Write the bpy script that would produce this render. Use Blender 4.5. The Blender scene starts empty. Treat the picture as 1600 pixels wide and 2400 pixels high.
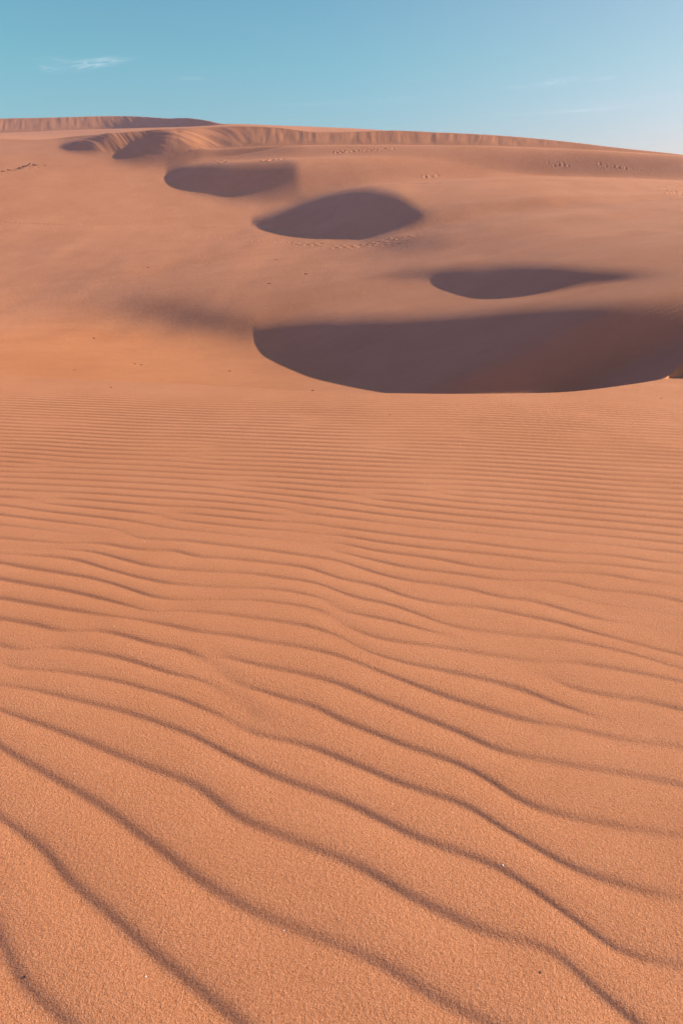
import bpy, math, random
import numpy as np

rng = np.random.default_rng(7)
R = math.radians

# ------------------------------------------------------------------ camera
PITCH = R(22.0)
EYE = 1.1
FOC = 2352 * 26 / 36.0            # focal length in the units of the digitised curves (1568 x 2352)
scene = bpy.context.scene
cam_d = bpy.data.cameras.new("camera")
cam = bpy.data.objects.new("camera", cam_d)
scene.collection.objects.link(cam)
cam.location = (0, 0, EYE)
cam.rotation_euler = (R(90) - PITCH, 0, 0)
cam_d.sensor_fit = 'VERTICAL'
cam_d.sensor_height = 36
cam_d.lens = 26
cam_d.clip_start = 0.05
cam_d.clip_end = 5000
scene.camera = cam

# ------------------------------------------------------------------ light
SUN_AZ = R(12)                     # from +x (right) towards +y (ahead)
SUN_EL = R(21)
scene.view_settings.view_transform = 'Standard'
scene.view_settings.look = 'None'
scene.view_settings.exposure = 1.04
scene.view_settings.gamma = 1.0
sun_d = bpy.data.lights.new("sun", 'SUN')
sun_d.energy = 4.6
sun_d.angle = R(0.6)
sun_d.color = (1.0, 0.80, 0.60)
sun = bpy.data.objects.new("sun", sun_d)
scene.collection.objects.link(sun)
from mathutils import Vector
sdir = Vector((math.cos(SUN_EL) * math.cos(SUN_AZ), math.cos(SUN_EL) * math.sin(SUN_AZ), math.sin(SUN_EL)))
sun.rotation_euler = sdir.to_track_quat('Z', 'Y').to_euler()
sun.location = (30, 5, 20)

world = bpy.data.worlds.new("World")
scene.world = world
world.use_nodes = True
nt = world.node_tree
for n in list(nt.nodes):
    nt.nodes.remove(n)


def N(tree, t, **kw):
    n = tree.nodes.new(t)
    for k, v in kw.items():
        if k == 'inp':
            for i, val in v.items():
                n.inputs[i].default_value = val
        else:
            setattr(n, k, v)
    return n


def ramp(tree, stops, interp='LINEAR'):
    r = tree.nodes.new('ShaderNodeValToRGB')
    r.color_ramp.interpolation = interp
    els = r.color_ramp.elements
    while len(els) > 1:
        els.remove(els[-1])
    els[0].position = stops[0][0]
    els[0].color = stops[0][1]
    for p, c in stops[1:]:
        e = els.new(p)
        e.color = c
    return r


def math_node(tree, op, a=None, b=None, clamp=False):
    m = tree.nodes.new('ShaderNodeMath')
    m.operation = op
    m.use_clamp = clamp
    for i, s in ((0, a), (1, b)):
        if s is None:
            continue
        if isinstance(s, (int, float)):
            m.inputs[i].default_value = s
        else:
            tree.links.new(s, m.inputs[i])
    return m.outputs[0]


L = nt.links.new
out = N(nt, 'ShaderNodeOutputWorld')
bg = N(nt, 'ShaderNodeBackground')
bg.inputs['Strength'].default_value = 0.08
sky = N(nt, 'ShaderNodeTexSky')
sky.sky_type = 'NISHITA'
sky.sun_disc = False
sky.sun_elevation = SUN_EL
sky.sun_rotation = R(90) - SUN_AZ
sky.air_density = 1.0
sky.dust_density = 1.2
sky.ozone_density = 1.0
tc = N(nt, 'ShaderNodeTexCoord')
tint = N(nt, 'ShaderNodeMix', data_type='RGBA', blend_type='MULTIPLY')
tint.inputs[0].default_value = 1.0
hz = N(nt, 'ShaderNodeMix', data_type='RGBA', blend_type='MULTIPLY')
hz.inputs[0].default_value = 1.0
L(tint.outputs[2], hz.inputs[6])
hs = N(nt, 'ShaderNodeSeparateXYZ')
L(tc.outputs['Generated'], hs.inputs[0])
hramp = ramp(nt, [(0.0, (1.16, .86, 1.12, 1)), (.07, (1.12, .90, 1.08, 1)), (.16, (1.0, 1.0, 1.0, 1))])
L(hs.outputs[2], hramp.inputs[0])
L(hramp.outputs[0], hz.inputs[7])
tdot = N(nt, 'ShaderNodeVectorMath', operation='DOT_PRODUCT')
L(tc.outputs['Generated'], tdot.inputs[0])
tdot.inputs[1].default_value = tuple(sdir)
tramp = ramp(nt, [(0.0, (1.75, 1.06, 2.6, 1)), (.28, (1.25, .95, 1.95, 1)), (.40, (.43, .87, .89, 1)), (.62, (.46, .83, .88, 1)), (.80, (.66, .78, .80, 1)), (1.0, (.85, .75, .85, 1))])  # anti-solar stops: purple fill added in the unseen sky for the shaded hollows
L(math_node(nt, 'ADD', math_node(nt, 'MULTIPLY', tdot.outputs[1], .5), .5), tramp.inputs[0])
L(tramp.outputs[0], tint.inputs[7])
L(sky.outputs[0], tint.inputs[6])
# thin cirrus wisps, placed by direction in the sky
vn = N(nt, 'ShaderNodeVectorMath', operation='NORMALIZE')
L(tc.outputs['Generated'], vn.inputs[0])
acc = None


def wisp(az, el, waz, wel, slope, strength, seed):
    global acc
    # direction angles
    sep = N(nt, 'ShaderNodeSeparateXYZ')
    L(vn.outputs[0], sep.inputs[0])
    a = math_node(nt, 'ARCTAN2', sep.outputs[0], sep.outputs[1])
    e = math_node(nt, 'ARCSINE', sep.outputs[2])
    da = math_node(nt, 'SUBTRACT', a, az)
    de = math_node(nt, 'SUBTRACT', math_node(nt, 'SUBTRACT', e, el), math_node(nt, 'MULTIPLY', da, slope))
    comb = N(nt, 'ShaderNodeCombineXYZ')
    L(math_node(nt, 'DIVIDE', da, waz), comb.inputs[0])
    L(math_node(nt, 'DIVIDE', de, wel), comb.inputs[1])
    comb.inputs[2].default_value = seed
    nz = N(nt, 'ShaderNodeTexNoise')
    nz.inputs['Scale'].default_value = 1.6
    nz.inputs['Detail'].default_value = 6
    nz.inputs['Roughness'].default_value = 0.62
    nz.inputs['Distortion'].default_value = 0.6
    L(comb.outputs[0], nz.inputs['Vector'])
    x2 = math_node(nt, 'POWER', math_node(nt, 'DIVIDE', da, waz), 2.0)
    y2 = math_node(nt, 'POWER', math_node(nt, 'DIVIDE', de, wel), 2.0)
    fall = math_node(nt, 'EXPONENT', math_node(nt, 'MULTIPLY', math_node(nt, 'ADD', x2, y2), -1.0))
    k = math_node(nt, 'MULTIPLY', math_node(nt, 'SUBTRACT', nz.outputs[0], 0.40), 4.0, clamp=True)
    w = math_node(nt, 'MULTIPLY', math_node(nt, 'MULTIPLY', k, fall), strength * .62)
    acc = w if acc is None else math_node(nt, 'ADD', acc, w)


def pix_dir(u, v):
    x = (u - 784) / FOC
    m = (1176 - v) / FOC
    y = math.cos(PITCH) + m * math.sin(PITCH)
    z = m * math.cos(PITCH) - math.sin(PITCH)
    n = math.sqrt(x * x + y * y + z * z)
    return math.atan2(x, y), math.asin(z / n)


for (u, v, wu, wv, sl, st, sd) in (
        (215, 146, 46, 7, 0.16, 0.60, 3.1), (112, 158, 14, 5, -0.1, 0.40, 8.2), (250, 139, 34, 3.5, 0.05, 0.35, 1.7),
        (125, 137, 45, 6, -0.05, 0.12, 5.5), (440, 180, 30, 3, 0.0, 0.22, 9.9), (1275, 188, 36, 5, 0.08, 0.42, 4.4),
        (1185, 200, 22, 3, 0.0, 0.2, 6.1), (1385, 180, 26, 3, 0.08, 0.2, 2.2), (1300, 256, 90, 3, 0.03, 0.35, 7.7),
        (780, 235, 140, 5, 0.04, 0.10, 3.9), (1450, 235, 120, 8, 0.04, 0.12, 1.1)):
    a, e = pix_dir(u, v)
    wisp(a, e, wu / FOC, wv / FOC, sl, st, sd)
cm = N(nt, 'ShaderNodeMix', data_type='RGBA', blend_type='MIX')
L(math_node(nt, 'MINIMUM', acc, 0.7), cm.inputs[0])
L(hz.outputs[2], cm.inputs[6])
cm.inputs[7].default_value = (6.5, 6.6, 7.2, 1)
L(cm.outputs[2], bg.inputs[0])
L(bg.outputs[0], out.inputs[0])


# ------------------------------------------------------------------ numeric helpers
def smooth(a, b, x):
    t = np.clip((x - a) / (b - a), 0, 1)
    return t * t * (3 - 2 * t)


def curve(pts):
    p = np.array(pts, float)
    return p[:, 0], p[:, 1]


def scurve(pts, x):
    """monotone-x curve through the points, Catmull-Rom smoothed"""
    px, py = curve(pts)
    m = np.gradient(py, px)
    i = np.clip(np.searchsorted(px, x) - 1, 0, len(px) - 2)
    h = px[i + 1] - px[i]
    t = np.clip((x - px[i]) / h, 0, 1)
    h00 = 2 * t**3 - 3 * t**2 + 1
    h10 = t**3 - 2 * t**2 + t
    h01 = -2 * t**3 + 3 * t**2
    h11 = t**3 - t**2
    return h00 * py[i] + h10 * h * m[i] + h01 * py[i + 1] + h11 * h * m[i + 1]


def gauss1(a, sig, axis):
    r = int(max(1, math.ceil(3 * sig)))
    k = np.exp(-0.5 * (np.arange(-r, r + 1) / sig) ** 2)
    k /= k.sum()
    pad = [(0, 0)] * a.ndim
    pad[axis] = (r, r)
    b = np.pad(a, pad, mode='edge')
    o = np.zeros_like(a)
    for j, w in enumerate(k):
        sl = [slice(None)] * a.ndim
        sl[axis] = slice(j, j + a.shape[axis])
        o += w * b[tuple(sl)]
    return o


CP, SP = math.cos(PITCH), math.sin(PITCH)


def project(x, y, z):
    dz = z - EYE
    zc = y * CP - dz * SP
    yc = y * SP + dz * CP
    return 784 + FOC * x / zc, 1176 - FOC * yc / zc


def lift(u, v, y):
    """world x, z of the sight line (u, v) at forward distance y"""
    m = (1176 - np.asarray(v, float)) / FOC
    dz = y * (m * CP - SP) / (CP + m * SP)
    zc = y * CP - dz * SP
    return (np.asarray(u, float) - 784) / FOC * zc, dz + EYE


def bilin(img, fx, fy):
    h, w = img.shape
    fx = np.clip(fx, 0, w - 1.001)
    fy = np.clip(fy, 0, h - 1.001)
    ix = fx.astype(int)
    iy = fy.astype(int)
    tx = fx - ix
    ty = fy - iy
    return ((img[iy, ix] * (1 - tx) + img[iy, ix + 1] * tx) * (1 - ty)
            + (img[iy + 1, ix] * (1 - tx) + img[iy + 1, ix + 1] * tx) * ty)


def vnoise(x, y, seed):
    """smooth lattice noise in -1..1"""
    r = np.random.default_rng(seed).random((64, 64)) * 2 - 1
    ix = np.floor(x).astype(int)
    iy = np.floor(y).astype(int)
    tx = x - ix
    ty = y - iy
    tx = tx * tx * (3 - 2 * tx)
    ty = ty * ty * (3 - 2 * ty)
    g = lambda a, b: r[b % 64, a % 64]
    return ((g(ix, iy) * (1 - tx) + g(ix + 1, iy) * tx) * (1 - ty)
            + (g(ix, iy + 1) * (1 - tx) + g(ix + 1, iy + 1) * tx) * ty)


# ------------------------------------------------------------------ big dune form
# lateral slope of the sand as it is read off the shading: how fast the ground rises
# towards the sun in every part of the dune field.
TE = math.tan(SUN_EL)
gu = np.arange(-800, 2400, 4.0)
gv = np.arange(240, 1000, 2.0)
U, V = np.meshgrid(gu, gv)
# samples (u, v, slope towards the sun); + rises to the right (duller), - falls (brighter)
S = [(-500, 300, 0), (-500, 450, 0), (-500, 620, 0), (-500, 760, 0), (-500, 880, 0),
     (0, 330, .03), (0, 400, .01), (0, 500, .01), (0, 600, .02), (0, 650, .03), (0, 690, .0), (0, 760, -.035), (0, 850, -.03),
     (200, 330, .05), (200, 400, .0), (200, 500, .0), (200, 600, .03), (200, 660, .05), (200, 700, .05), (200, 750, -.02), (200, 800, -.04), (200, 860, -.02),
     (400, 400, .02), (400, 500, .01), (400, 600, .03), (400, 660, .06), (400, 700, .09), (400, 735, .09), (400, 780, .0), (400, 830, -.03), (400, 880, -.01),
     (560, 500, .03), (560, 600, .03), (560, 660, .06), (560, 710, .09), (560, 800, .04), (500, 840, .0), (560, 870, .0),
     (720, 400, .06), (800, 380, .04), (760, 600, .05), (760, 660, .07), (760, 710, .08),
     (700, 350, .0), (900, 350, .0), (1100, 350, -.01), (1300, 360, -.03), (1500, 380, -.04), (1560, 370, -.06), (1700, 400, -.06),
     (900, 400, .02), (1100, 400, .02), (1300, 400, .0), (1000, 440, .05), (1200, 460, .04), (1400, 440, .01), (1560, 440, .02),
     (1000, 520, .09), (1000, 580, .10), (860, 560, .07), (900, 600, .09), (1200, 540, .06), (1400, 520, .05), (1560, 520, .05),
     (1200, 590, .09), (1400, 590, .09), (1560, 600, .08), (900, 690, .08), (1000, 700, .08), (1200, 695, .09), (1400, 670, .10), (1560, 650, .10),
     (1900, 400, .0), (1900, 600, .0), (2300, 450, .0), (2300, 700, .0), (1900, 850, .0), (900, 900, 0), (1300, 900, 0)]
S = np.array(S, float)
num = np.zeros_like(U)
den = np.zeros_like(U)
for (su, sv, sg) in S:
    w = np.exp(-0.5 * (((U - su) / 95) ** 2 + ((V - sv) / 34) ** 2)) + 1e-4 * np.exp(-0.5 * (((U - su) / 300) ** 2 + ((V - sv) / 90) ** 2)) + 1e-12
    num += w * sg
    den += w
G = num / den
G = np.where(G > 0, G * 2.0, G * 1.6)


def hollow(top, bot, wt, wb, u0, u1, wl, wr):
    vt = scurve(top, U)
    vb = scurve(bot, U)
    m = smooth(-wt, wt * 0.6, V - vt) * smooth(-wb, wb, vb - V)
    return m * smooth(u0 - wl, u0 + wl, U) * smooth(u1 + wr, u1 - wr, U)


foot_px = [(-300, 332), (0, 336), (128, 339), (150, 344), (200, 349), (245, 351), (262, 353), (278, 359), (310, 366), (345, 367), (376, 366), (396, 361), (412, 354), (440, 347),
           (520, 341), (600, 337), (700, 334), (800, 333), (900, 333), (1000, 334), (1100, 335), (1200, 338), (1300, 342), (1400, 347), (1480, 352), (1568, 358), (1900, 420)]
crest2_px = [(-300, 318), (0, 318), (100, 321), (140, 317), (190, 312), (240, 308), (330, 301), (450, 293), (540, 289), (640, 292), (720, 302), (800, 302), (900, 299),
             (1000, 303), (1150, 311), (1300, 325), (1400, 337), (1480, 346), (1568, 356), (1900, 418)]
_vf, _vc = scurve(foot_px, gu), scurve(crest2_px, gu)
_sf = -gauss1(np.gradient(_vf, gu), 3, 0)
_sc = -gauss1(np.gradient(_vc, gu), 3, 0)
_tt0 = np.clip((V - _vc[None, :]) / (_vf - _vc)[None, :], 0, 1)
_gr = _sc[None, :] * (1 - _tt0) + _sf[None, :] * _tt0
_w0 = smooth(_vf[None, :] + 34, _vf[None, :] + 2, V) * smooth(400, 440, U)
G = G * (1 - _w0) + _gr * _w0
_w1 = smooth(_vf[None, :] + 10, _vf[None, :], V) * smooth(120, 160, U) * smooth(440, 420, U)
G = G * (1 - _w1) + (.20 - .12 * smooth(370, 400, U)) * _w1
G += .12 * smooth(482, 452, V) * smooth(440, 450, V) * smooth(470, 540, U) * smooth(720, 690, U)
G += .17 * smooth(392, 368, V) * smooth(354, 362, V) * smooth(230, 300, U) * smooth(410, 380, U)
DARK = [
    (hollow([(130, 338), (150, 331), (190, 322), (230, 312), (250, 308), (280, 305)],
            [(130, 339), (150, 344), (200, 349), (245, 351), (280, 356)], 4, 2, 135, 400, 8, 5)
     * smooth(-8, 4, (246 - (V - 310) * .9) - U), .40),
    (smooth(-5, 3, U - (330 - (V - 300) * 1.05)) * smooth(-5, 3, (480 - (V - 300) * 1.15) - U)
     * smooth(298, 304, V) * smooth(368, 364, V), .42),
    # the big hollow just behind the near crest
    (hollow([(555, 768), (575, 757), (600, 751), (640, 748), (700, 745), (900, 738), (1050, 728), (1200, 714), (1350, 706), (1568, 702), (1750, 700), (2000, 700), (2300, 720)],
            [(560, 750), (568, 758), (580, 768), (590, 782), (604, 800), (650, 832), (715, 860), (784, 878), (859, 893), (934, 905), (1050, 908), (1200, 907), (1330, 909), (1400, 930), (1500, 965), (1600, 985), (2000, 1000), (2300, 1010)],
            32, 2.5, 578, 2050, 12, 90), .41),
    (hollow([(880, 642), (980, 626), (1100, 614), (1250, 612), (1400, 626), (1480, 632)],
            [(880, 640), (980, 646), (1020, 665), (1080, 682), (1150, 684), (1250, 673), (1350, 655), (1400, 648), (1480, 644)],
            24, 5, 965, 1440, 55, 60), .42),
    (hollow([(565, 513), (640, 489), (700, 464), (760, 446), (830, 438), (890, 446), (935, 466), (980, 494)],
            [(565, 513), (620, 528), (680, 540), (760, 546), (830, 541), (900, 524), (985, 500)],
            21, 3, 577, 975, 6, 30), .42),
    (hollow([(370, 402), (400, 388), (450, 381), (560, 378), (620, 375), (672, 376), (700, 390)],
            [(370, 402), (400, 426), (440, 440), (520, 450), (600, 450), (650, 442), (690, 420), (700, 390)],
            12, 2.5, 380, 684, 5, 14), .46),
]
for m, g in DARK:
    G = G * (1 - m) + g * m
# the dim wing west of the big hollow, and the dim tongues beside the others
G += .20 * np.exp(-((V - scurve([(100, 672), (300, 705), (450, 732), (580, 756), (700, 770)], U)) / 36) ** 2) * smooth(100, 560, U) * smooth(605, 556, U)
G += .20 * np.exp(-((V - (546 - (U - 830) * .33)) / 13) ** 2) * smooth(810, 870, U) * smooth(1020, 960, U)
G += .14 * np.exp(-((V - 562) / 20) ** 2 - ((U - 930) / 75) ** 2)
G += .12 * np.exp(-((V - 634) / 14) ** 2 - ((U - 910) / 70) ** 2)
G += .10 * np.exp(-((V - 630) / 12) ** 2 - ((U - 1460) / 70) ** 2)
G += .05 * np.exp(-((V - 385) / 9) ** 2) * smooth(1050, 1500, U)
G -= .05 * np.exp(-((V - 396) / 6) ** 2) * smooth(1050, 1500, U)
G += .05 * np.exp(-((V - 472) / 10) ** 2) * smooth(950, 1100, U) * smooth(1700, 1300, U)
G -= .06 * np.exp(-((V - scurve([(560, 470), (760, 432), (900, 405), (1000, 393), (1100, 386)], U)) / 7) ** 2) * smooth(680, 800, U) * smooth(1180, 1000, U)
G += .06 * np.exp(-((V - 480) / 9) ** 2 - ((U - 620) / 30) ** 2)

G = np.minimum(G, .46)
G += .24 * smooth(1585, 1650, U) * smooth(690, 740, V) * smooth(2100, 1950, U)
G = np.where((U < 760) & (U > 400) & (V > 700), np.minimum(G, .41), G)
# left-hand profile: sight line (v) met by each row, by distance
prof = np.array([(5.5, 1080), (7, 1000), (8.5, 950), (9, 935), (10, 906), (11, 894), (12, 884), (13, 869), (14, 855), (18, 797), (22, 752), (30, 697), (38, 643), (46, 583), (52, 530),
                 (56, 490), (60, 446), (64, 406), (67, 385), (70, 372), (73, 362), (76, 346), (79, 331), (82, 319), (87, 311), (96, 306), (110, 303), (140, 300)], float)
NT = 520
T = np.exp(np.linspace(math.log(6.0), math.log(130.0), NT))
# shape the profile in height (smooth)
_, zp = lift(0, prof[:, 1], prof[:, 0])
z0 = np.interp(T, prof[:, 0], zp)
z0 = gauss1(z0, 7, 0)
SG = np.arange(-1.1, 1.1, .0012)
ca, sa = math.cos(SUN_AZ), math.sin(SUN_AZ)
Zm = np.zeros((NT, len(SG)))
z = z0.copy()
for j, sg in enumerate(SG):
    Zm[:, j] = z
    x = T * (sg * ca - sa)
    y = T * (sg * sa + ca)
    uu, vv = project(x, y, z)
    g = bilin(G, (uu - gu[0]) / 4.0, (vv - gv[0]) / 2.0)
    g = np.where((uu < -700), 0, g)
    z = z + g * T * .0012
_b = smooth(66, 69, T)[:, None]
Zm = gauss1(Zm, 1.7, 0) * (1 - _b) + gauss1(Zm, 1.0, 0) * _b
for _i in range(1, NT):                                      # sand cannot stand steeper than its angle of repose
    if T[_i] > 11:
        Zm[_i] = np.minimum(Zm[_i], Zm[_i - 1] + (.9 if T[_i] > 66 else 3.0) * (T[_i] - T[_i - 1]))


def z_march(x, y):
    t = -x * sa + y * ca
    s = x * ca + y * sa
    t = np.maximum(t, 6.01)
    fj = (s / t - SG[0]) / .0012
    fi = (np.log(t) - math.log(6.0)) / (math.log(130.0) - math.log(6.0)) * (NT - 1)
    return bilin(Zm, fj, fi)


# ------------------------------------------------------------------ near rippled plain
DIP = math.tan(R(4.5))
TX = .025
crest_px = [(-500, 856), (0, 860), (196, 869), (375, 877), (525, 888), (784, 904), (934, 908), (1044, 910), (1184, 907), (1320, 900), (1409, 888), (1500, 873), (1568, 861), (1640, 855), (1800, 850), (2200, 846)]


def z_plain(x, y):
    return -DIP * y - TX * np.clip(x, -12, 12) + .02 * np.sin(x * .9 + .5) * smooth(2, 6, y) + .035 * smooth(3.0, 9, x) * 0


def crest_dist(u):
    v = scurve(crest_px, u)
    m = (1176 - v) / FOC
    q = (m * CP - SP) / (CP + m * SP)
    return -EYE / (q + DIP)


# ------------------------------------------------------------------ ripples: crest lines read from the photograph (1600 x 2400)
RL = [
 [(0,2186),(51,2288),(168,2400)],
 [(0,1915),(102,1987),(168,2063),(255,2135),(357,2227),(459,2308),(561,2390)],
 [(0,1747),(61,1783),(128,1821),(194,1859),(255,1897),(327,1951),(408,2012),(459,2053),(536,2099),(612,2140),(714,2181),(800,2216),(877,2247),(953,2293),(1030,2339),(1132,2390)],
 [(0,1663),(82,1691),(153,1716),(230,1747),(306,1778),(383,1808),(449,1834),(490,1859),(536,1897),(592,1928),(663,1956),(740,1987),(800,2011),(851,2033),(902,2063),(953,2094),(1030,2130),(1106,2168),(1183,2196),(1259,2211),(1310,2232),(1351,2272),(1402,2323),(1463,2369),(1499,2400)],
 [(0,1604),(77,1614),(153,1632),(230,1650),(306,1670),(383,1696),(459,1724),(536,1765),(612,1803),(689,1834),(800,1874),(927,1936),(1004,1971),(1081,1997),(1157,2025),(1208,2053),(1259,2089),(1310,2130),(1361,2165),(1412,2206),(1463,2232),(1540,2247),(1600,2260)],
 [(41,1566),(128,1571),(204,1581),(281,1596),(357,1617),(434,1640),(510,1675),(561,1706),(612,1721),(689,1737),(740,1752),(800,1777),(877,1808),(953,1839),(1030,1864),(1106,1892),(1157,1926),(1208,1959),(1259,1987),(1310,2017),(1361,2040),(1412,2056),(1489,2079),(1540,2094),(1600,2099)],
 [(0,1510),(51,1520),(128,1517),(204,1525),(281,1540),(357,1563),(408,1579),(459,1589),(510,1612),(561,1645),(600,1678)],
 [(0,1448),(77,1461),(153,1477),(230,1477),(306,1492),(357,1507),(434,1522),(480,1543),(536,1584),(612,1619),(689,1640),(740,1655),(800,1686),(877,1716),(953,1747),(1030,1772),(1106,1803),(1157,1834),(1208,1869),(1259,1890),(1310,1905),(1387,1920),(1463,1936),(1540,1948),(1600,1956)],
 [(505,1528),(561,1548),(638,1563),(714,1579),(800,1603),(851,1624),(928,1655),(1004,1686),(1081,1716),(1157,1752),(1208,1765),(1285,1780),(1361,1795),(1438,1808),(1514,1821),(1600,1839)],
 [(0,1400),(77,1413),(153,1426),(230,1438),(306,1448),(383,1461),(459,1477),(536,1487),(612,1500),(689,1512),(800,1537),(877,1566),(953,1596),(1030,1625),(1106,1650),(1183,1673),(1259,1693),(1336,1701),(1387,1716),(1463,1732),(1530,1740),(1600,1749)],
 [(1351,1614),(1438,1630),(1514,1642),(1600,1663)],
 [(0,1355),(77,1369),(153,1382),(230,1400),(281,1413),(367,1433),(434,1431),(510,1436),(587,1446),(663,1456),(740,1471),(800,1493),(851,1522),(928,1548),(1004,1563),(1081,1579),(1157,1596),(1234,1619),(1310,1650),(1380,1676)],
 [(0,1317),(77,1331),(153,1343),(230,1357),(306,1380),(357,1397),(434,1405),(510,1405),(587,1405),(663,1413),(740,1426),(775,1440),(800,1459),(877,1492),(953,1505),(1030,1515),(1106,1527),(1183,1538),(1259,1548),(1361,1553),(1438,1566),(1514,1579),(1600,1596)],
 [(0,1298),(77,1300),(179,1311),(255,1334),(332,1354),(408,1367),(485,1373),(561,1377),(638,1380),(714,1392),(770,1410),(800,1429),(851,1441),(928,1456),(1004,1477),(1045,1488)],
 [(61,1284),(153,1287),(214,1292),(281,1308),(357,1326),(434,1334),(510,1339),(587,1343),(663,1354),(740,1366),(800,1388),(836,1400),(902,1413),(979,1439),(1030,1459),(1106,1474),(1183,1484),(1259,1492),(1336,1500),(1412,1515),(1489,1533),(1565,1558),(1600,1568)],
 [(332,1287),(408,1290),(459,1302),(536,1308),(612,1316),(714,1329),(800,1356),(877,1371),(953,1398),(1055,1416),(1132,1423),(1208,1438),(1310,1459),(1387,1482),(1463,1502),(1540,1522),(1600,1535)],
 [(0,1258),(77,1266),(153,1272),(230,1272),(301,1283)],
 [(347,1262),(434,1266),(510,1275),(612,1287),(689,1298),(800,1316),(841,1329),(887,1344),(953,1359),(1030,1369),(1106,1382),(1183,1400),(1234,1405),(1310,1425),(1387,1446)],
 [(800,1295),(877,1313),(953,1329),(1030,1339),(1106,1349),(1183,1359),(1259,1360),(1331,1367),(1387,1380),(1463,1387),(1540,1397),(1600,1410)],
 [(800,1273),(877,1290),(953,1300),(1030,1311),(1106,1326),(1183,1335),(1259,1339),(1336,1341),(1412,1346),(1489,1359)],
 [(800,1256),(902,1272),(1004,1285),(1106,1295),(1208,1306),(1310,1318),(1412,1323),(1514,1334),(1586,1343)],
 [(800,1237),(902,1250),(1004,1262),(1106,1272),(1208,1285),(1310,1295),(1387,1299),(1463,1306),(1540,1318)],
]


def px_plain(u, v):
    m = (1176 - v) / FOC
    q = (m * CP - SP) / (CP + m * SP)
    kap = (np.asarray(u, float) - 784) / FOC * (CP - q * SP)
    y = -EYE / (q + DIP + TX * kap)
    x, _ = lift(u, v, y)
    return x, y


RX0, RX1, RY0, RY1, RD = -5.6, 5.6, 0.3, 9.9, .0125
nx = int((RX1 - RX0) / RD)
ny = int((RY1 - RY0) / RD)
rx = RX0 + np.arange(nx) * RD
ry = RY0 + np.arange(ny) * RD


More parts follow.
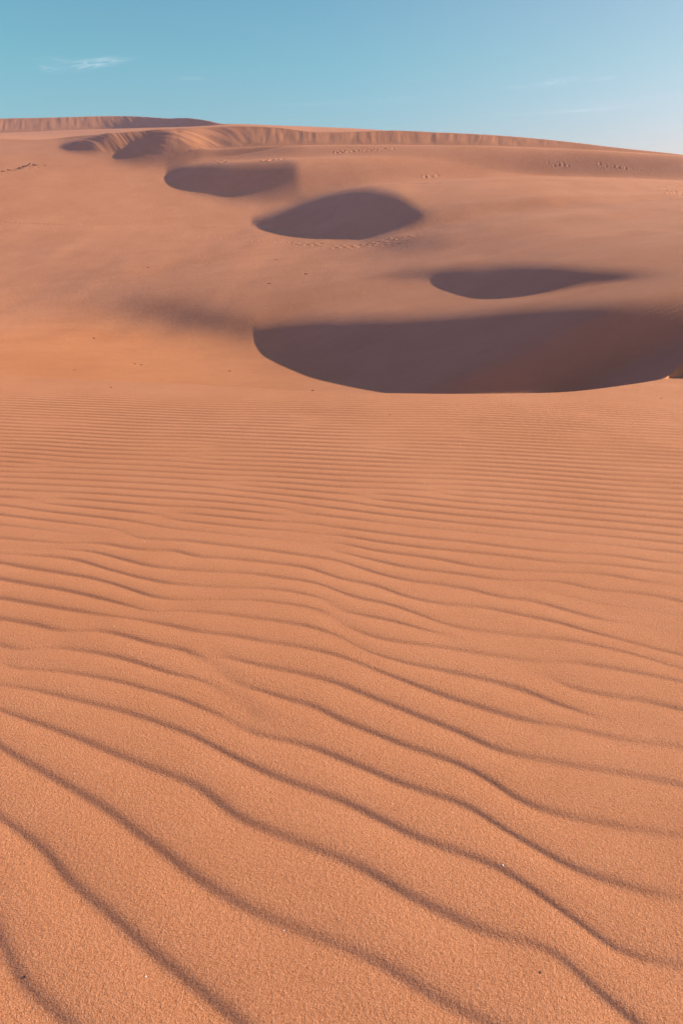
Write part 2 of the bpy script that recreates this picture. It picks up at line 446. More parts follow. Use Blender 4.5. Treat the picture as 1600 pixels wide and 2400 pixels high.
def ripples():
    dist = np.full((ny, nx), 9.0)
    for ln in RL:
        a = np.array(ln, float) * .98
        x, y = px_plain(a[:, 0], a[:, 1])
        if a[0, 0] < 5:                                          # lines run on past the edge of the picture
            e = np.array([x[0] - x[1], y[0] - y[1]])
            e = e / np.hypot(*e) * .45
            x = np.insert(x, 0, x[0] + e[0])
            y = np.insert(y, 0, y[0] + e[1])
        if a[-1, 0] > 1560 or a[-1, 1] > 2335:
            e = np.array([x[-1] - x[-2], y[-1] - y[-2]])
            e = e / np.hypot(*e) * .45
            x = np.append(x, x[-1] + e[0])
            y = np.append(y, y[-1] + e[1])
        s = np.concatenate([[0], np.cumsum(np.hypot(np.diff(x), np.diff(y)))])
        q = np.arange(0, s[-1], .008)
        # smooth interpolation along the line
        X = scurve(list(zip(s, x)), q)
        Y = scurve(list(zip(s, y)), q)
        for px, py in zip(X, Y):
            i = int(round((px - RX0) / RD))
            j = int(round((py - RY0) / RD))
            r = 9
            i0, i1, j0, j1 = max(0, i - r), min(nx, i + r + 1), max(0, j - r), min(ny, j + r + 1)
            if i0 >= i1 or j0 >= j1:
                continue
            d = np.hypot(rx[None, i0:i1] - px, ry[j0:j1, None] - py)
            dist[j0:j1, i0:i1] = np.minimum(dist[j0:j1, i0:i1], d)
    near = np.exp(-0.5 * (dist / .026) ** 2)
    cover = gauss1(gauss1((dist < .05).astype(float), 14, 0), 14, 1)
    forced = smooth(.10, .30, cover)
    kx = np.fft.fftfreq(nx, RD)[None, :]
    ky = np.fft.fftfreq(ny, RD)[:, None]
    kk = np.hypot(kx, ky)
    th = np.arctan2(kx, ky)          # angle of the wave vector from +y towards +x
    bank = [(R(34), .150, 1.15), (R(28), .128, 2.0), (R(15), .125, 3.1), (R(6), .122, 4.3), (R(3.0), .118, 7.5)]
    filt = []
    for (t0, lam, _) in bank:
        dk = (np.log(np.maximum(kk, 1e-6) * lam)) / .20
        dt = (np.angle(np.exp(1j * (th - t0)))) / R(15)
        f = np.exp(-0.5 * dk * dk) * np.exp(-0.5 * dt * dt)
        f[0, 0] = 0
        filt.append(f * 2)
    yc = np.array([b[2] for b in bank])
    wts = []
    Yg = np.repeat(ry[:, None], nx, 1) + rx[None, :] * -.15
    for b in range(len(bank)):
        e = np.zeros(len(bank))
        e[b] = 1
        wts.append(np.interp(Yg, yc, e))
    u = rng.standard_normal((ny, nx)) * .25
    u = u * (1 - forced * .8) + forced * (near * 2.6 - .8)
    wide = []
    for (t0, lam, _) in bank:
        dk = np.log(np.maximum(kk, 1e-6) * lam) / .42
        dt = np.angle(np.exp(1j * (th - t0))) / R(27)
        f = np.exp(-0.5 * dk * dk) * np.exp(-0.5 * dt * dt)
        f[0, 0] = 0
        wide.append(f * 2)
    for it in range(11):
        F = np.fft.fft2(u)
        c = np.zeros((ny, nx), complex)
        for f, w in zip(filt, wts):
            c += np.fft.ifft2(F * f) * w
        if it == 10:
            cw = np.zeros((ny, nx), complex)
            for f, w in zip(wide, wts):
                cw += np.fft.ifft2(F * f) * w
            mixw = .35 + .65 * forced
            c = c * (1 - mixw) + cw * mixw
            break
        r = np.real(c)
        r = np.tanh(1.9 * r / (np.sqrt(np.mean(r * r)) * 1.2 + 1e-9))
        r = r + .05 * rng.standard_normal((ny, nx))
        u = r * (1 - .8 * forced) + .8 * forced * (near * 2.4 - .8)
    # lock the phase onto the lines read from the photograph
    for sg_, k_ in ((5.0, 1.0), (3.2, 1.0)):
        wgt = np.exp(-0.5 * (dist / .016) ** 2)
        e_ = c / (np.abs(c) + 1e-9) * np.exp(-1j * 2 * math.pi * .105) * wgt
        re, im, wb = [gauss1(gauss1(a_, sg_, 0), sg_, 1) for a_ in (e_.real, e_.imag, wgt)]
        m_ = np.clip(wb / .05, 0, 1)
        corr = (re + 1j * im) / (wb + 1e-6)
        an = np.angle(corr) * m_ * np.clip(np.abs(corr) * 1.6, 0, 1)
        c = c * np.exp(-1j * an)
    amp = np.abs(c)
    amp = np.clip(amp / np.percentile(amp, 60), 0, 1.15)
    ph = np.angle(c) / (2 * math.pi)          # 0 on the digitised line, grows along the wave vector (away)
    ph = np.mod(ph - .06, 1.0)
    return np.cos(2 * math.pi * ph) * amp, np.sin(2 * math.pi * ph) * amp


RC, RSN = ripples()
# profile from the crest line: short steep lee towards the viewer, then a broad rounded back
_pp = np.array([0, .035, .07, .11, .17, .31, .55, .75, .90, .96, 1.0])
_hh = np.array([.10, .38, .68, .88, .98, 1.0, .84, .52, .18, .05, .10])
_tt = np.linspace(0, 1, 257)
_pf = np.interp(_tt, _pp, _hh)[:-1]
_pf = np.real(np.fft.ifft(np.fft.fft(_pf) * np.exp(-(np.fft.fftfreq(256) * 256 / 18.0) ** 2)))
PROF = np.append(_pf, _pf[0])


def z_ripple(x, y):
    fx, fy = (x - RX0) / RD, (y - RY0) / RD
    c = bilin(RC, fx, fy)
    s = bilin(RSN, fx, fy)
    a = np.hypot(c, s)
    h = (np.interp(np.mod(np.arctan2(s, c) / (2 * math.pi), 1), _tt, PROF) - .5) * np.minimum(a, 1.1)
    inside = smooth(RX0, RX0 + .8, x) * smooth(RX1, RX1 - .8, x)
    amp = .0077 * (1 + .05 * smooth(2.2, 1.0, y)) * inside
    amp = amp * (1 + .22 * vnoise(x * .9 + 3, y * .9, 11))
    amp = amp * (1 + .30 * smooth(2.8, 5.5, y))
    end = 7.5 + .22 * vnoise(x * .8, y * 0 + 2, 4)
    return h * amp * smooth(end, end - 1.5, y)


# ------------------------------------------------------------------ far slip-face ridge
def ang(v):
    m = (1176 - np.asarray(v, float)) / FOC
    return (m * CP - SP) / (CP + m * SP)


def softmin(a, b, k):
    h = np.clip(.5 + .5 * (b - a) / k, 0, 1)
    return b * (1 - h) + a * h - k * h * (1 - h)


# columns by sight azimuth u -> k = x / y on the far ridge (all far points are close to eye level)
cu = np.arange(-300, 1901, 6.0)
ck = (cu - 784) / FOC * (CP - .06 * SP)
_ys = np.arange(62, 116, .1)
_zz = z_march(ck[:, None] * _ys[None, :], np.repeat(_ys[None, :], len(ck), 0))
_, _v = project(ck[:, None] * _ys[None, :], _ys[None, :], _zz)
vc = scurve(crest2_px, cu)
vf = scurve(foot_px, cu)
yc_ = _ys[np.argmax(np.concatenate([_v <= vc[:, None], np.ones((len(cu), 1), bool)], 1)[:, :-1] | (np.arange(len(_ys)) == len(_ys) - 1)[None, :], 1)]
yf = _ys[np.argmax((_v <= vf[:, None]) | (np.arange(len(_ys)) == len(_ys) - 1)[None, :], 1)]
yc_ = gauss1(yc_, 1.5, 0)
yf = gauss1(yf, 4, 0)
_wn = smooth(430, 520, cu)
yf = yf * (1 - _wn) + (64.3 - .0008 * (cu - 500)) * _wn
zf = EYE + yf * ang(vf)
cosf = 1 / np.hypot(1, gauss1(np.gradient(yf, ck) / yf, 5, 0))
_yr = (EYE - zf + .62 * cosf * yf) / (.62 * cosf - ang(vc))
_yr = gauss1(np.maximum(_yr, yf + .4), 3, 0)
wr = smooth(330, 400, cu)
yc_ = yc_ * (1 - wr) + _yr * wr
zc_ = EYE + yc_ * ang(vc)
vb_ = scurve([(-300, 310), (0, 306), (180, 299), (330, 294), (450, 290.5), (500, 288), (560, 285.5), (640, 288), (720, 291), (850, 297), (900, 301), (1000, 309), (1300, 332), (1568, 362), (1900, 425)], cu)
yb_ = np.maximum(yc_ + 5, 118 - 15 * smooth(230, 520, cu) + 5 * smooth(520, 700, cu))
yb_ = gauss1(yb_, 3, 0)
zb_ = EYE + yb_ * ang(vb_)
cosb_ = 1 / np.hypot(1, gauss1(np.gradient(yb_, ck) / yb_, 2, 0))
vr_ = scurve([(-300, 278), (0, 272), (150, 269), (280, 266), (330, 267), (390, 271), (440, 271), (480, 276), (515, 284), (560, 285.5), (640, 289), (720, 292), (850, 298), (900, 302), (1000, 310), (1300, 333), (1568, 363), (1900, 426)], cu)
ar = ang(vr_)
yr_ = (EYE - zb_ + .6 * cosb_ * yb_) / (.6 * cosb_ - ar)
yr_ = np.maximum(yr_, yb_ + .5)
zr_ = EYE + yr_ * ar


def z_far(x, y, zm):
    k = x / np.maximum(y, 1)
    g = lambda a: np.interp(k, ck, a)
    Yf, Yc, Zc, Yb, Zb, Yr, Zr, Un = g(yf), g(yc_), g(zc_), g(yb_), g(zb_), g(yr_), g(zr_), g(cu)
    t = np.clip((y - Yc) / (Yb - Yc), 0, 1)
    mid = Zc + (Zb - Zc) * t - .5 * np.sin(math.pi * np.sqrt(t)) * smooth(60, 200, Un) * (1 - t)
    face = Zb + .6 * (y - Yb) * g(cosb_)
    top = Zr - .06 * (y - Yr)
    back = softmin(face, top, .12)
    lean2 = .3 + .9 * smooth(150, 420, Un)
    st2 = vnoise(x / .9 + (y - Yb) * lean2, (y - Yb) / 2 + vnoise(x / 4, x * 0, 35) * 2, 31) * .026 + vnoise(x / .40 + (y - Yb) * lean2 * 2, (y - Yb) / 1.5, 32) * .024
    back = back + st2 * smooth(Yb, Yb + 1, y) * smooth(Yr + .5, Yr - .3, y) * smooth(540, 480, Un)
    plate = np.where(y > Yb, back, mid)
    lean = 1.3 * smooth(640, 400, Un) - .25 * smooth(850, 1100, Un)
    d = y - Yf
    st = (vnoise(x / .75 + d * lean / .75, d / 1.6 + vnoise(x / 3, d * 0, 25) * 3, 21) * .026 + vnoise(x / .33 + d * lean / .33, d / 1.2, 22) * .020
          + vnoise(x / .17 + d * lean / .17, d / .9, 24) * .009 + .055 * np.maximum(0, vnoise(x / 1.6 + d * lean / 1.6, d / 6, 23) - .15))
    st = st * smooth(0, .6, d) * smooth(.1, -.4, y - Yc) * smooth(150, 260, Un) * (1 - .6 * smooth(1150, 1450, Un))
    # the brink: slope running up, flat sand behind it
    W = g(wr)
    A = np.where(y < Yf, zm, softmin(zm + st, Zc + .04 * (y - Yc), .05) * W + (zm + st) * (1 - W))
    Yb2 = Yf
    face2 = g(zf) + .62 * g(cosf) * (y - Yb2) + st
    B = softmin(face2, Zc + .04 * (y - Yc), .05)
    wab = smooth(375, 485, Un)
    brink = A * (1 - wab) + B * wab
    cap = np.where((Un > 430) & (y < Yf), np.minimum(zm, g(zf) + .16 * (y - Yf)), brink)
    wq = smooth(Yf - 2.2, Yf - .3, y) * smooth(450, 520, Un)
    z0_ = zm * (1 - wq) + cap * wq
    wv = np.maximum(smooth(Yf - 3.5, Yf - .8, y) * smooth(460, 700, Un), smooth(Yf - 1.0, Yf - .05, y) * smooth(440, 520, Un))
    z0_ = z0_ * (1 - wv) + (g(zf) + .10 * (y - Yf)) * wv
    zz = np.where(y < Yc, np.where(y < Yf, z0_, brink), plate)
    return zz


def Z(x, y):
    x, y = np.broadcast_arrays(np.asarray(x, float), np.asarray(y, float))
    z = z_plain(x, np.maximum(y, -25))
    m = y > 0.3
    z = z.copy()
    near = m & (y < 9.9) & (np.abs(x) < 5.6)
    z[near] += z_ripple(x[near], y[near])
    k = x / np.maximum(y, .3)
    cv = np.array(crest_px, float)
    cx, cy = px_plain(cv[:, 0], cv[:, 1])
    yc = np.interp(np.clip(k, -1.2, 1.2), CK, CY)
    d = y - yc
    zm = z_march(x, np.maximum(y, 1))
    zcr = z_plain(x, yc)
    drop = zcr - DIP * d - .30 * (np.sqrt(d * d + .03) - .173)
    capk = 1.6
    far = np.minimum(zm, zcr + capk * d)
    h = np.maximum(drop, far)
    hs = -softmin(-drop, -far, .04)
    swell = (vnoise(x / 2.6 + 7, y / 7 + 3, 51) * .030 + vnoise(x / .9, y / 3.2, 52) * .010) * smooth(11, 18, y) * smooth(66, 58, y)
    swell += (vnoise(x * .8 + 3, y * .5, 53) * .012 + vnoise(x * 2.2, y * 1.3, 54) * .003) * smooth(5, 8, y) * smooth(13, 10, y)
    z = np.where(d > 0, hs, z) + swell
    f = y > 50
    if f.any():
        z[f] = z_far(x[f], y[f], zm[f])
    # far away everything settles to the level of the desert floor
    r = np.hypot(x, y)
    z = z * (1 - smooth(170, 420, r)) + -3.0 * smooth(170, 420, r)
    return z


cuu = np.arange(-900, 2500, 8.0)
_cx, _cy = px_plain(cuu, scurve([(-1000, 856)] + crest_px + [(2600, 775)], cuu))
CK, CY = _cx / _cy, gauss1(_cy, 4, 0)
_c0 = float(np.interp(.457, CK, CY))
CY = np.where(CK > .457, _c0 - .27 * smooth(.457, .60, CK), CY)     # the lip bends back towards the viewer out of frame


def hit(u, v, y0=6.0, y1=160.0, n=6000):
    yy = np.exp(np.linspace(math.log(y0), math.log(y1), n))
    x, z = lift(u, v, yy)
    i = np.where(Z(x, yy) >= z)[0]
    i = i[0] if len(i) else n - 1
    return float(x[i]), float(yy[i])


# ------------------------------------------------------------------ footprints pressed into the far slopes
PITS = []        # x, y, half length, half width, heading, depth


def track(pts, n, jit, size, depth, pair=0.0, y0=12):
    us, vs = curve(pts)
    for i in range(n):
        q = i / max(1, n - 1) * (us[-1] - us[0]) + us[0]
        v = float(scurve(pts, q)) + rng.normal() * jit
        x, y = hit(q + rng.normal() * 1.5, v + (pair if i % 2 else -pair), y0)
        PITS.append((x, y, .62 * size * rng.uniform(.8, 1.25), .62 * size * rng.uniform(.5, .8), rng.uniform(-.6, .6), .56 * depth * rng.uniform(.6, 1.2)))


track([(392, 538), (520, 545), (640, 559), (720, 565)], 20, 1.0, .17, .05, 1.6)
track([(400, 536), (480, 541), (560, 549)], 9, 1.2, .15, .035, 2.0)
track([(670, 557), (760, 566), (812, 568)], 14, 1.2, .22, .08, 2.0)
track([(800, 569), (850, 560), (900, 550), (960, 541)], 16, .8, .24, .10, 1.5)
track([(806, 568), (880, 562), (930, 556)], 9, .8, .20, .07, 1.2)
track([(1258, 376), (1270, 381), (1290, 379), (1305, 382)], 5, 1.0, .17, .10, 1.0)
track([(1375, 377), (1395, 382), (1418, 385), (1436, 388)], 5, .6, .18, .11, 1.0)
track([(1450, 390), (1500, 394), (1545, 400)], 6, .6, .13, .04, 1.0)
track([(905, 341), (1000, 339), (1100, 341)], 12, .5, .14, .05, .7)
track([(1522, 436), (1540, 440), (1562, 444)], 4, 2.0, .26, .14, 3.5)
track([(1525, 440), (1545, 447), (1556, 455)], 4, 1.0, .28, .14, 2.5)
track([(765, 350), (800, 348), (850, 344), (900, 341)], 22, .7, .2, .08, .8)
track([(505, 370), (512, 372)], 2, .5, .4, .16, .5)
track([(612, 368), (632, 367), (650, 365)], 4, .4, .32, .12, .3)
track([(975, 407), (985, 405), (1005, 404)], 3, .3, .24, .08, .3)
track([(340, 293), (400, 291), (470, 288)], 12, .5, .4, .12, .3)
track([(12, 398), (36, 391), (60, 388), (84, 385)], 5, .8, .30, .05, .5)


def add_pits(X, Y, Zv):
    for (px, py, l, w, a, d) in PITS:
        m = (np.abs(X - px) < 1.6) & (np.abs(Y - py) < 1.6)
        if not m.any():
            continue
        dx = X[m] - px
        dy = Y[m] - py
        c, s = math.cos(a), math.sin(a)
        q = ((dx * c + dy * s) / l) ** 2 + ((-dx * s + dy * c) / w) ** 2
        Zv[m] += -d * np.exp(-q * 1.2) + .42 * d * np.exp(-((np.sqrt(q) - 1.55) / .42) ** 2)


# ------------------------------------------------------------------ build the sheet
def theta_cols():
    a = np.linspace(R(-27.6), R(27.6), 1401)
    b = np.exp(np.linspace(0, math.log(R(180) / R(27.6)), 181))[1:] * R(27.6)
    # keep the part just outside the frame fine enough for the near ripples
    m = np.linspace(R(27.6), R(37), 161)[1:]
    o = np.concatenate([np.linspace(R(37), R(76), 241)[1:], np.linspace(R(76), R(180), 90)[1:]])
    full = np.concatenate([-np.concatenate([m, o])[::-1], a, np.concatenate([m, o])])
    return full


TH = theta_cols()
if len(TH) % 2 == 0:
    TH = np.insert(TH, 1, .5 * (TH[0] + TH[1]))
RS = 7.4
near_r = np.concatenate([[.02], np.exp(np.linspace(math.log(.25), math.log(.66), 24))[:-1], np.exp(np.linspace(math.log(.66), math.log(RS), 1020))])
far_r = [RS]
while far_r[-1] < 200:
    r = far_r[-1]
    far_r.append(r + (.022 * (r / 7.4) if r < 36 else (.11 if r < 62 else (.09 if r < 92 else (.14 if r < 112 else (.25 if r < 150 else 2.0))))))
far_r = np.concatenate([far_r, np.exp(np.linspace(math.log(204), math.log(3000), 40))])


def grid(rr, th):
    rg, tg = np.meshgrid(rr, th, indexing='ij')
    X = rg * np.sin(tg)
    Y = rg * np.cos(tg)
    Zg = Z(X, Y)
    sel = (rg > 30) & (rg < 130) & (np.abs(tg) < R(30))
    idx = np.where(sel.any(1))[0]
    if len(idx):
        i0, i1 = idx[0], idx[-1] + 1
        cs = np.where(np.abs(th) < R(30))[0]
        c0, c1 = cs[0], cs[-1] + 1
        sub = Zg[i0:i1, c0:c1]
        Xs, Ys = X[i0:i1, c0:c1], Y[i0:i1, c0:c1]
        tmp = sub.copy()
        rr_s = rr[i0:i1]
        for p in PITS:
            pr = math.hypot(p[0], p[1])
            pt = math.atan2(p[0], p[1])
            a0, a1 = np.searchsorted(rr_s, [pr - 1.7, pr + 1.7])
            b0, b1 = np.searchsorted(th[c0:c1], [pt - 1.7 / pr, pt + 1.7 / pr])
            if a1 <= a0 or b1 <= b0:
                continue
            block = tmp[a0:a1, b0:b1]
            xs, ys = Xs[a0:a1, b0:b1], Ys[a0:a1, b0:b1]
            (px, py, l, w, a, d) = p
            dx, dy = xs - px, ys - py
            c, s = math.cos(a), math.sin(a)
            q = ((dx * c + dy * s) / l) ** 2 + ((-dx * s + dy * c) / w) ** 2
            block += -d * np.exp(-q * 1.2) + .42 * d * np.exp(-((np.sqrt(q) - 1.55) / .42) ** 2)
        Zg[i0:i1, c0:c1] = tmp
    return X, Y, Zg


def normals(X, Y, Zg):
    du = [np.gradient(a, axis=0) for a in (X, Y, Zg)]
    dv = [np.gradient(a, axis=1) for a in (X, Y, Zg)]
    n = np.stack([du[1] * dv[2] - du[2] * dv[1], du[2] * dv[0] - du[0] * dv[2], du[0] * dv[1] - du[1] * dv[0]], -1)
    n *= np.sign(n[..., 2:3]) + (n[..., 2:3] == 0)
    n /= np.linalg.norm(n, axis=-1, keepdims=True) + 1e-12
    return n


TN = TH[::2]
gn = np.append(near_r, far_r[1])
Xn, Yn, Zn = grid(gn, TN)
Nn = normals(Xn, Yn, Zn)[:-1]
Xn, Yn, Zn = Xn[:-1], Yn[:-1], Zn[:-1]
gf = np.insert(far_r, 0, near_r[-2])
Xf, Yf_, Zf = grid(gf, TH)
Nf = normals(Xf, Yf_, Zf)[1:]
Xf, Yf_, Zf = Xf[1:], Yf_[1:], Zf[1:]
nr, nc = Xn.shape
fr, fc = Xf.shape
vn_ = np.stack([Xn, Yn, Zn], -1).reshape(-1, 3)
# the far grid's first row is the near grid's last row with extra points between
vf_ = np.stack([Xf, Yf_, Zf], -1).reshape(-1, 3)
verts = np.concatenate([vn_[: (nr - 1) * nc], vf_])
nrm = np.concatenate([Nn.reshape(-1, 3)[: (nr - 1) * nc], Nf.reshape(-1, 3)])
off = (nr - 1) * nc


def quads(r, c, o):
    i = (np.arange(r - 1)[:, None] * c + np.arange(c - 1)[None, :]).reshape(-1) + o
    return np.stack([i, i + 1, i + c + 1, i + c], 1)


qn = quads(nr - 1, nc, 0)
qf = quads(fr, fc, off)
i = np.arange(nc - 1)
b = (nr - 2) * nc
penta = np.stack([b + i, b + i + 1, off + 2 * i + 2, off + 2 * i + 1, off + 2 * i], 1)


def mesh_from(name, quad, pent):
    used = np.zeros(len(verts), bool)
    used[quad.reshape(-1)] = True
    if len(pent):
        used[pent.reshape(-1)] = True
    remap = np.cumsum(used) - 1
    v = verts[used]
    n = nrm[used]
    loops = np.concatenate([remap[quad].reshape(-1), remap[pent].reshape(-1)]) if len(pent) else remap[quad].reshape(-1)
    sizes = np.concatenate([np.full(len(quad), 4), np.full(len(pent), 5)])
    me = bpy.data.meshes.new(name)
    me.vertices.add(len(v))
    me.vertices.foreach_set('co', v.astype(np.float32).ravel())
    me.loops.add(len(loops))
    me.loops.foreach_set('vertex_index', loops.astype(np.int32))
    me.polygons.add(len(sizes))
    me.polygons.foreach_set('loop_start', np.concatenate([[0], np.cumsum(sizes)[:-1]]).astype(np.int32))
    me.polygons.foreach_set('loop_total', sizes.astype(np.int32))
    me.polygons.foreach_set('use_smooth', np.ones(len(sizes), bool))
    me.update(calc_edges=True)
    me.normals_split_custom_set_from_vertices(n.astype(np.float32).tolist())
    o = bpy.data.objects.new(name, me)
    scene.collection.objects.link(o)
    o['kind'] = 'structure'
    return o


def region(q):
    """0 near plain, 1 dune slopes, 2 far ridge"""
    c = verts[q[:, 0]]
    k = c[:, 0] / np.maximum(c[:, 1], .3)
    yc = np.interp(np.clip(k, -1.2, 1.2), CK, CY)
    g = np.where(c[:, 1] > yc, 1, 0)
    yfk = np.interp(k, ck, np.where(cu < 128, 96, yf))
    g = np.where((c[:, 1] > yfk) & (g == 1), 2, g)
    return g


# ------------------------------------------------------------------ sand material
def sand():
    m = bpy.data.materials.new("sand")
    m.use_nodes = True
    t = m.node_tree
    for n in list(t.nodes):
        t.nodes.remove(n)
    lk = t.links.new
    o = N(t, 'ShaderNodeOutputMaterial')
    b = N(t, 'ShaderNodeBsdfPrincipled')
    b.inputs['Roughness'].default_value = 0.9
    b.inputs['Specular IOR Level'].default_value = 0.15
    lk(b.outputs[0], o.inputs[0])
    geo = N(t, 'ShaderNodeNewGeometry')
    pos = geo.outputs['Position']

    def noise(scale, detail, rough=.5, vec=pos, dist=0.0):
        n = N(t, 'ShaderNodeTexNoise')
        n.inputs['Scale'].default_value = scale
        n.inputs['Detail'].default_value = detail
        n.inputs['Roughness'].default_value = rough
        n.inputs['Distortion'].default_value = dist
        lk(vec, n.inputs['Vector'])
        return n.outputs[0]
    # grains: coloured at every scale so no distance reads as smooth paint
    grain = noise(430, 2, .7)
    speck = noise(150, 3, .75)
    mottle = noise(.35, 11, .78)
    patch = noise(.03, 4, .55)
    base = ramp(t, [(0.20, (.30, .110, .040, 1)), (0.5, (.465, .205, .098, 1)), (0.80, (.62, .312, .172, 1))])
    mix1 = math_node(t, 'ADD', math_node(t, 'MULTIPLY', math_node(t, 'SUBTRACT', grain, .5), 1.1),
                     math_node(t, 'MULTIPLY', math_node(t, 'SUBTRACT', speck, .5), .45))
    f = math_node(t, 'ADD', math_node(t, 'ADD', .5, mix1), math_node(t, 'MULTIPLY', math_node(t, 'SUBTRACT', mottle, .5), .42))
    f = math_node(t, 'ADD', f, math_node(t, 'MULTIPLY', math_node(t, 'SUBTRACT', patch, .5), .25))
    lk(f, base.inputs[0])
    # orange glow of reflected light on the western hollow floor, put into the colour
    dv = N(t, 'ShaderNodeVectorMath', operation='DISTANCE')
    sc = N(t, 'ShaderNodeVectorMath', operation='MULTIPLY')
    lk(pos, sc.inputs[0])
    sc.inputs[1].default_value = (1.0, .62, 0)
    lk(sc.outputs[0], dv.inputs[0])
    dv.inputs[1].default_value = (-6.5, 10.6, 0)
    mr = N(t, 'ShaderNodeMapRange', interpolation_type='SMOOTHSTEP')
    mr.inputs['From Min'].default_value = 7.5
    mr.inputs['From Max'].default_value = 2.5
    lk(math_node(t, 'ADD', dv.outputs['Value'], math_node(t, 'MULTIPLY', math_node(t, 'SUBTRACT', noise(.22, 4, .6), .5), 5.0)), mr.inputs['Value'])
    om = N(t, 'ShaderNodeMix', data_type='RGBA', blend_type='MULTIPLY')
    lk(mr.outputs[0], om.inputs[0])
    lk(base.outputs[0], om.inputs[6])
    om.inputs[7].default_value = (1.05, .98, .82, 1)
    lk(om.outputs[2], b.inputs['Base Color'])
    # relief of the grains
    bump = N(t, 'ShaderNodeBump')
    bump.inputs['Strength'].default_value = 1.0
    bump.inputs['Distance'].default_value = 0.0019
    lk(math_node(t, 'ADD', grain, math_node(t, 'MULTIPLY', speck, 1.6)), bump.inputs['Height'])
    bump2 = N(t, 'ShaderNodeBump')
    bump2.inputs['Strength'].default_value = 0.35
    bump2.inputs['Distance'].default_value = 0.05
    lk(noise(6, 6, .62), bump2.inputs['Height'])
    far_w = math_node(t, 'MULTIPLY', smooth_node(t, pos, 9.0, 30.0), .35)
    lk(far_w, bump2.inputs['Strength'])
    lk(bump.outputs[0], bump2.inputs['Normal'])
    lk(bump2.outputs[0], b.inputs['Normal'])
    return m


def smooth_node(t, pos, a, b_):
    """0..1 with real distance along the field (world y)"""
    s = N(t, 'ShaderNodeSeparateXYZ')
    t.links.new(pos, s.inputs[0])
    mr = N(t, 'ShaderNodeMapRange')
    mr.inputs['From Min'].default_value = a
    mr.inputs['From Max'].default_value = b_
    t.links.new(s.outputs[1], mr.inputs['Value'])
    return mr.outputs[0]


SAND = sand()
rq, rf = region(qn), region(qf)
names = ['rippled_sand_plain', 'dune_slope', 'far_dune_ridge']
for gi, nm in enumerate(names):
    quad = np.concatenate([qn[rq == gi], qf[rf == gi]])
    pent = penta[region(penta) == gi]
    if len(quad) == 0:
        continue
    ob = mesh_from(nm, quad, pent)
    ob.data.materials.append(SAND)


# ------------------------------------------------------------------ small things lying on the sand
def plain_mat(name, c1, c2, rough=.75, scale=60):
    m = bpy.data.materials.new(name)
    m.use_nodes = True
    t = m.node_tree
    b = t.nodes['Principled BSDF']
    b.inputs['Roughness'].default_value = rough
    tcn = N(t, 'ShaderNodeTexCoord')
    nz = N(t, 'ShaderNodeTexNoise')
    nz.inputs['Scale'].default_value = scale
    nz.inputs['Detail'].default_value = 5
    t.links.new(tcn.outputs['Object'], nz.inputs['Vector'])
    r = ramp(t, [(.3, c1 + (1,)), (.7, c2 + (1,))])
    t.links.new(nz.outputs[0], r.inputs[0])
    t.links.new(r.outputs[0], b.inputs['Base Color'])
    return m


PALE = plain_mat("bleached_shell", (.62, .56, .50), (.86, .82, .76), .45, 300)
STONE = plain_mat("dark_stone", (.035, .022, .016), (.10, .06, .04), .7, 200)
WOOD = plain_mat("dry_wood", (.06, .030, .012), (.16, .075, .025), .85, 60)

import bmesh


def tagged(name, me, mat, loc, label, cat, group=None):
    me.materials.append(mat)
    for p in me.polygons:
        p.use_smooth = True
    o = bpy.data.objects.new(name, me)
    scene.collection.objects.link(o)
    o.location = loc
    o.rotation_euler = (0, 0, rng.uniform(0, 6.28))
    o['label'] = label
    o['category'] = cat
    if group:
        o['group'] = group
    return o


def stone_mesh(size, seed, squash=.6, rough=.25):
    r = np.random.default_rng(seed)
    bm = bmesh.new()
    bmesh.ops.create_icosphere(bm, subdivisions=3, radius=size)
    dirs = r.standard_normal((7, 3))
    dirs /= np.linalg.norm(dirs, axis=1)[:, None]
    offs = r.uniform(.62, .9, 7)
    for v in bm.verts:
        c = np.array(v.co) / size
        k = 1.0
        for d, o in zip(dirs, offs):                     # flat worn facets
            p = float(c @ d)
            if p > o:
                c = c - d * (p - o) * .85
        v.co = Vector((c[0] * 1.25, c[1] * .85, c[2] * squash)) * size * k
    me = bpy.data.meshes.new("stone")
    bm.to_mesh(me)
    bm.free()
    return me


def chip_mesh(size, seed):
    """a curved broken bit of shell with thickness"""
    r = np.random.default_rng(seed)
    bm = bmesh.new()
    n = 11
    ang_ = np.sort(r.uniform(0, 2 * math.pi, n))
    rad = r.uniform(.65, 1.1, n)
    top, botm = [], []
    for layer, lst, dz in ((0, top, .10), (1, botm, -.04)):
        for a, q in zip(ang_, rad):
            x, y = math.cos(a) * q, math.sin(a) * q * .75
            lst.append(bm.verts.new((x * size, y * size, (.42 - .38 * (x * x + y * y) + dz) * size)))
    ct = bm.verts.new((0, 0, .54 * size))
    cb = bm.verts.new((0, 0, .38 * size))
    for i in range(n):
        j = (i + 1) % n
        bm.faces.new((top[i], top[j], ct))
        bm.faces.new((botm[j], botm[i], cb))
        bm.faces.new((top[j], top[i], botm[i], botm[j]))
    me = bpy.data.meshes.new("chip")
    bm.to_mesh(me)
    bm.free()
    return me


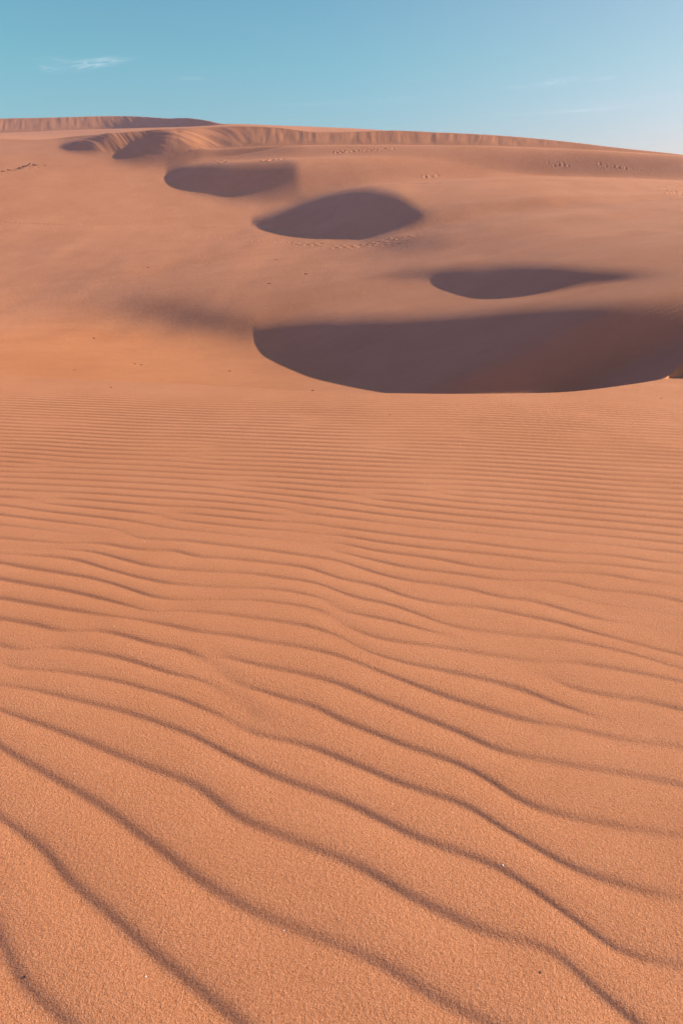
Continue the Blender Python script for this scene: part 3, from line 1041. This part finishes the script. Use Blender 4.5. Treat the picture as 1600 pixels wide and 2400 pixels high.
def twig_mesh(length, rad, seed, shoots=5):
    r = np.random.default_rng(seed)
    bm = bmesh.new()

    def tube(p0, d, L_, r0, n=9):
        pts = []
        p = np.array(p0, float)
        d = np.array(d, float)
        for i in range(n + 1):
            pts.append((p.copy(), r0 * (1 - .75 * i / n)))
            d = d + r.normal(0, .16, 3) * np.array([1, 1, .5])
            d /= np.linalg.norm(d)
            p = p + d * L_ / n
        rings = []
        for (c, q) in pts:
            ring = []
            for k in range(6):
                a = k * math.pi / 3
                ring.append(bm.verts.new((c[0] - d[1] * math.cos(a) * q, c[1] + d[0] * math.cos(a) * q, max(c[2], -.3 * rad) + math.sin(a) * q)))
            rings.append(ring)
        for a_, b_ in zip(rings[:-1], rings[1:]):
            for k in range(6):
                bm.faces.new((a_[k], a_[(k + 1) % 6], b_[(k + 1) % 6], b_[k]))
        bm.faces.new(rings[-1])
        bm.faces.new(rings[0][::-1])
        return pts

    main = tube((-length / 2, 0, rad), (1, 0, .02), length, rad, 16)
    for _ in range(shoots):
        c, q = main[r.integers(2, 15)]
        a = r.uniform(-1.1, 1.1)
        tube(c, (math.cos(a), math.sin(a), r.uniform(.1, .6)), length * r.uniform(.12, .3), q * .6, 6)
    me = bpy.data.meshes.new("twig")
    bm.to_mesh(me)
    bm.free()
    return me


def put(u, v, y0=.6):
    """ground point under source pixel (u, v) of the 1600 x 2400 photograph"""
    x, y = hit(u * .98, v * .98, y0, 120)
    z = float(Z(np.array([x]), np.array([y]))[0])
    return x, y, z


CHIPS = [
    (1177, 2028, .0042, "bright white shell chip lying on the dark ripple line, lower right of centre"),
    (665, 2181, .0034, "pale shell crumb on a smooth ripple back in the lower left half"),
    (342, 2290, .0030, "pale shell crumb nearest the bottom left of the picture"),
    (475, 1770, .0028, "tiny pale grit between two ripple lines left of centre, mid foreground"),
    (175, 1814, .0028, "tiny pale grit close to the left edge, on a broad ripple back"),
    (269, 1468, .0040, "white grit on a ripple back at left, above the widest ripples"),
    (1370, 1683, .0036, "white grit beside a fading ripple line at the right, mid foreground"),
    (339, 1270, .0050, "larger of the two white shell bits lying close together at left"),
    (346, 1260, .0038, "smaller of the two white shell bits lying close together at left"),
    (1565, 1299, .0045, "pale shell bit beside the right edge on the fine ripples"),
    (1078, 1041, .0085, "white shell fragment above the small scratch marks on the far ripples"),
    (863, 1067, .0070, "white shell fragment near the centre of the far fine ripples"),
    (995, 1133, .0060, "white shell fragment just right of centre below the scratch marks"),
    (1514, 1028, .0080, "white shell fragment on the far fine ripples towards the right edge"),
]
for i, (u, v, sz, lb) in enumerate(CHIPS):
    x, y, z = put(u, v)
    tagged('shell_fragment', chip_mesh(sz * .6, 100 + i), PALE, (x, y, z - sz * .1), lb, 'shell fragment', 'pale shell bits scattered on the rippled sand')

STONES = [
    (1266, 2279, .0040, "small dark pebble on the bare sand near the bottom right"),
    (60, 2290, .0040, "small dark pebble beside the left edge close to the bottom"),
    (492, 1373, .0042, "small dark pebble on a ripple line left of centre"),
    (371, 1435, .0040, "small dark pebble where two ripple lines meet at left"),
    (913, 973, .012, "dark pebble where the fine ripples fade out near the centre"),
    (1548, 934, .015, "dark pebble on the smooth lip at the right edge"),
    (261, 908, .018, "dark pebble on the smooth lip at left, nearer than the orange hollow"),
]
for i, (u, v, sz, lb) in enumerate(STONES):
    x, y, z = put(u, v)
    tagged('pebble', stone_mesh(sz * .48, 200 + i), STONE, (x, y, z + sz * .05), lb, 'pebble', 'dark pebbles lying on the near sand')

BITS = [
    (223, 794, .085, "dark bit of dry stem alone in the orange hollow at left"),
    (318, 853, .055, "left one of a close pair of dry stems in the orange hollow"),
    (333, 856, .060, "right one of a close pair of dry stems in the orange hollow"),
    (540, 871, .060, "dry stem on the orange sand just left of the big shadow"),
    (176, 868, .040, "smallest dry stem at the left foot of the orange hollow"),
    (734, 917, .050, "dry stem on the lip directly below the left end of the big shadow"),
    (720, 644, .16, "dry stem on the middle slope below the footprints"),
    (631, 666, .11, "dry stem on the middle slope, lower left of another one"),
    (349, 628, .11, "dry stem alone high on the left middle slope"),
    (647, 609, .10, "dry stem just below the left end of the footprint trail"),
]
for i, (u, v, sz, lb) in enumerate(BITS):
    x, y, z = put(u, v, 5)
    o = tagged('dry_stem_bit', twig_mesh(sz * 1.1, sz * .13, 300 + i, 2), WOOD, (x, y, z + sz * .1), lb, 'plant_debris', 'dry plant stems lying on the dunes')  # each one is a bit of dry plant stem
    o.rotation_euler = (0, 0, rng.uniform(-.4, .4))

TUFTS = [
    (71, 393, .80, .06, 9, "longest dry twig on the upper left slope"),
    (52, 395, .35, .05, 3, "short dry twig touching the left end of the longest one"),
    (84, 388.5, .30, .07, 5, "dry twig at the upper right end of the twig line"),
    (25, 400, .30, .05, 3, "dry twig left of the long twigs on the upper left slope"),
    (9, 403, .20, .05, 2, "small dry twig nearest the left edge on the upper slope"),
    (107, 389, .12, .04, 2, "smallest dry twig, alone right of the twig line"),
]
for i, (u, v, ln, rd, sh, lb) in enumerate(TUFTS):
    x, y, z = put(u, v, 30)
    o = tagged('dry_twig', twig_mesh(ln * 1.3, rd * .8, 400 + i, sh), WOOD, (x, y, z + .02), lb, 'twig', 'dry twigs strewn on the upper left slope')
    o.rotation_euler = (0, 0, rng.uniform(.2, .5))


# ------------------------------------------------------------------ air: thin haze over the dunes
def haze_box():
    bm = bmesh.new()
    bmesh.ops.create_cube(bm, size=1.0)
    zlo, zhi = float(verts[:, 2].min()) - 1.0, float(max(verts[:, 2].max(), EYE)) + 1.0
    for v in bm.verts:
        v.co = Vector((v.co.x * 6400, v.co.y * 6400, zlo if v.co.z < 0 else zhi))
    me = bpy.data.meshes.new("haze")
    bm.to_mesh(me)
    bm.free()
    o = bpy.data.objects.new("haze", me)
    scene.collection.objects.link(o)
    o['kind'] = 'stuff'
    o['label'] = 'thin pale haze in the air over the dunes'
    o['category'] = 'haze'
    m = bpy.data.materials.new("haze")
    m.use_nodes = True
    t = m.node_tree
    for n in list(t.nodes):
        t.nodes.remove(n)
    mo = N(t, 'ShaderNodeOutputMaterial')
    v = N(t, 'ShaderNodeVolumePrincipled')
    v.inputs['Color'].default_value = (.84, .78, .88, 1)
    v.inputs['Density'].default_value = 0.0009
    v.inputs['Anisotropy'].default_value = 0.2
    t.links.new(v.outputs[0], mo.inputs['Volume'])
    me.materials.append(m)
    return o


haze_box()
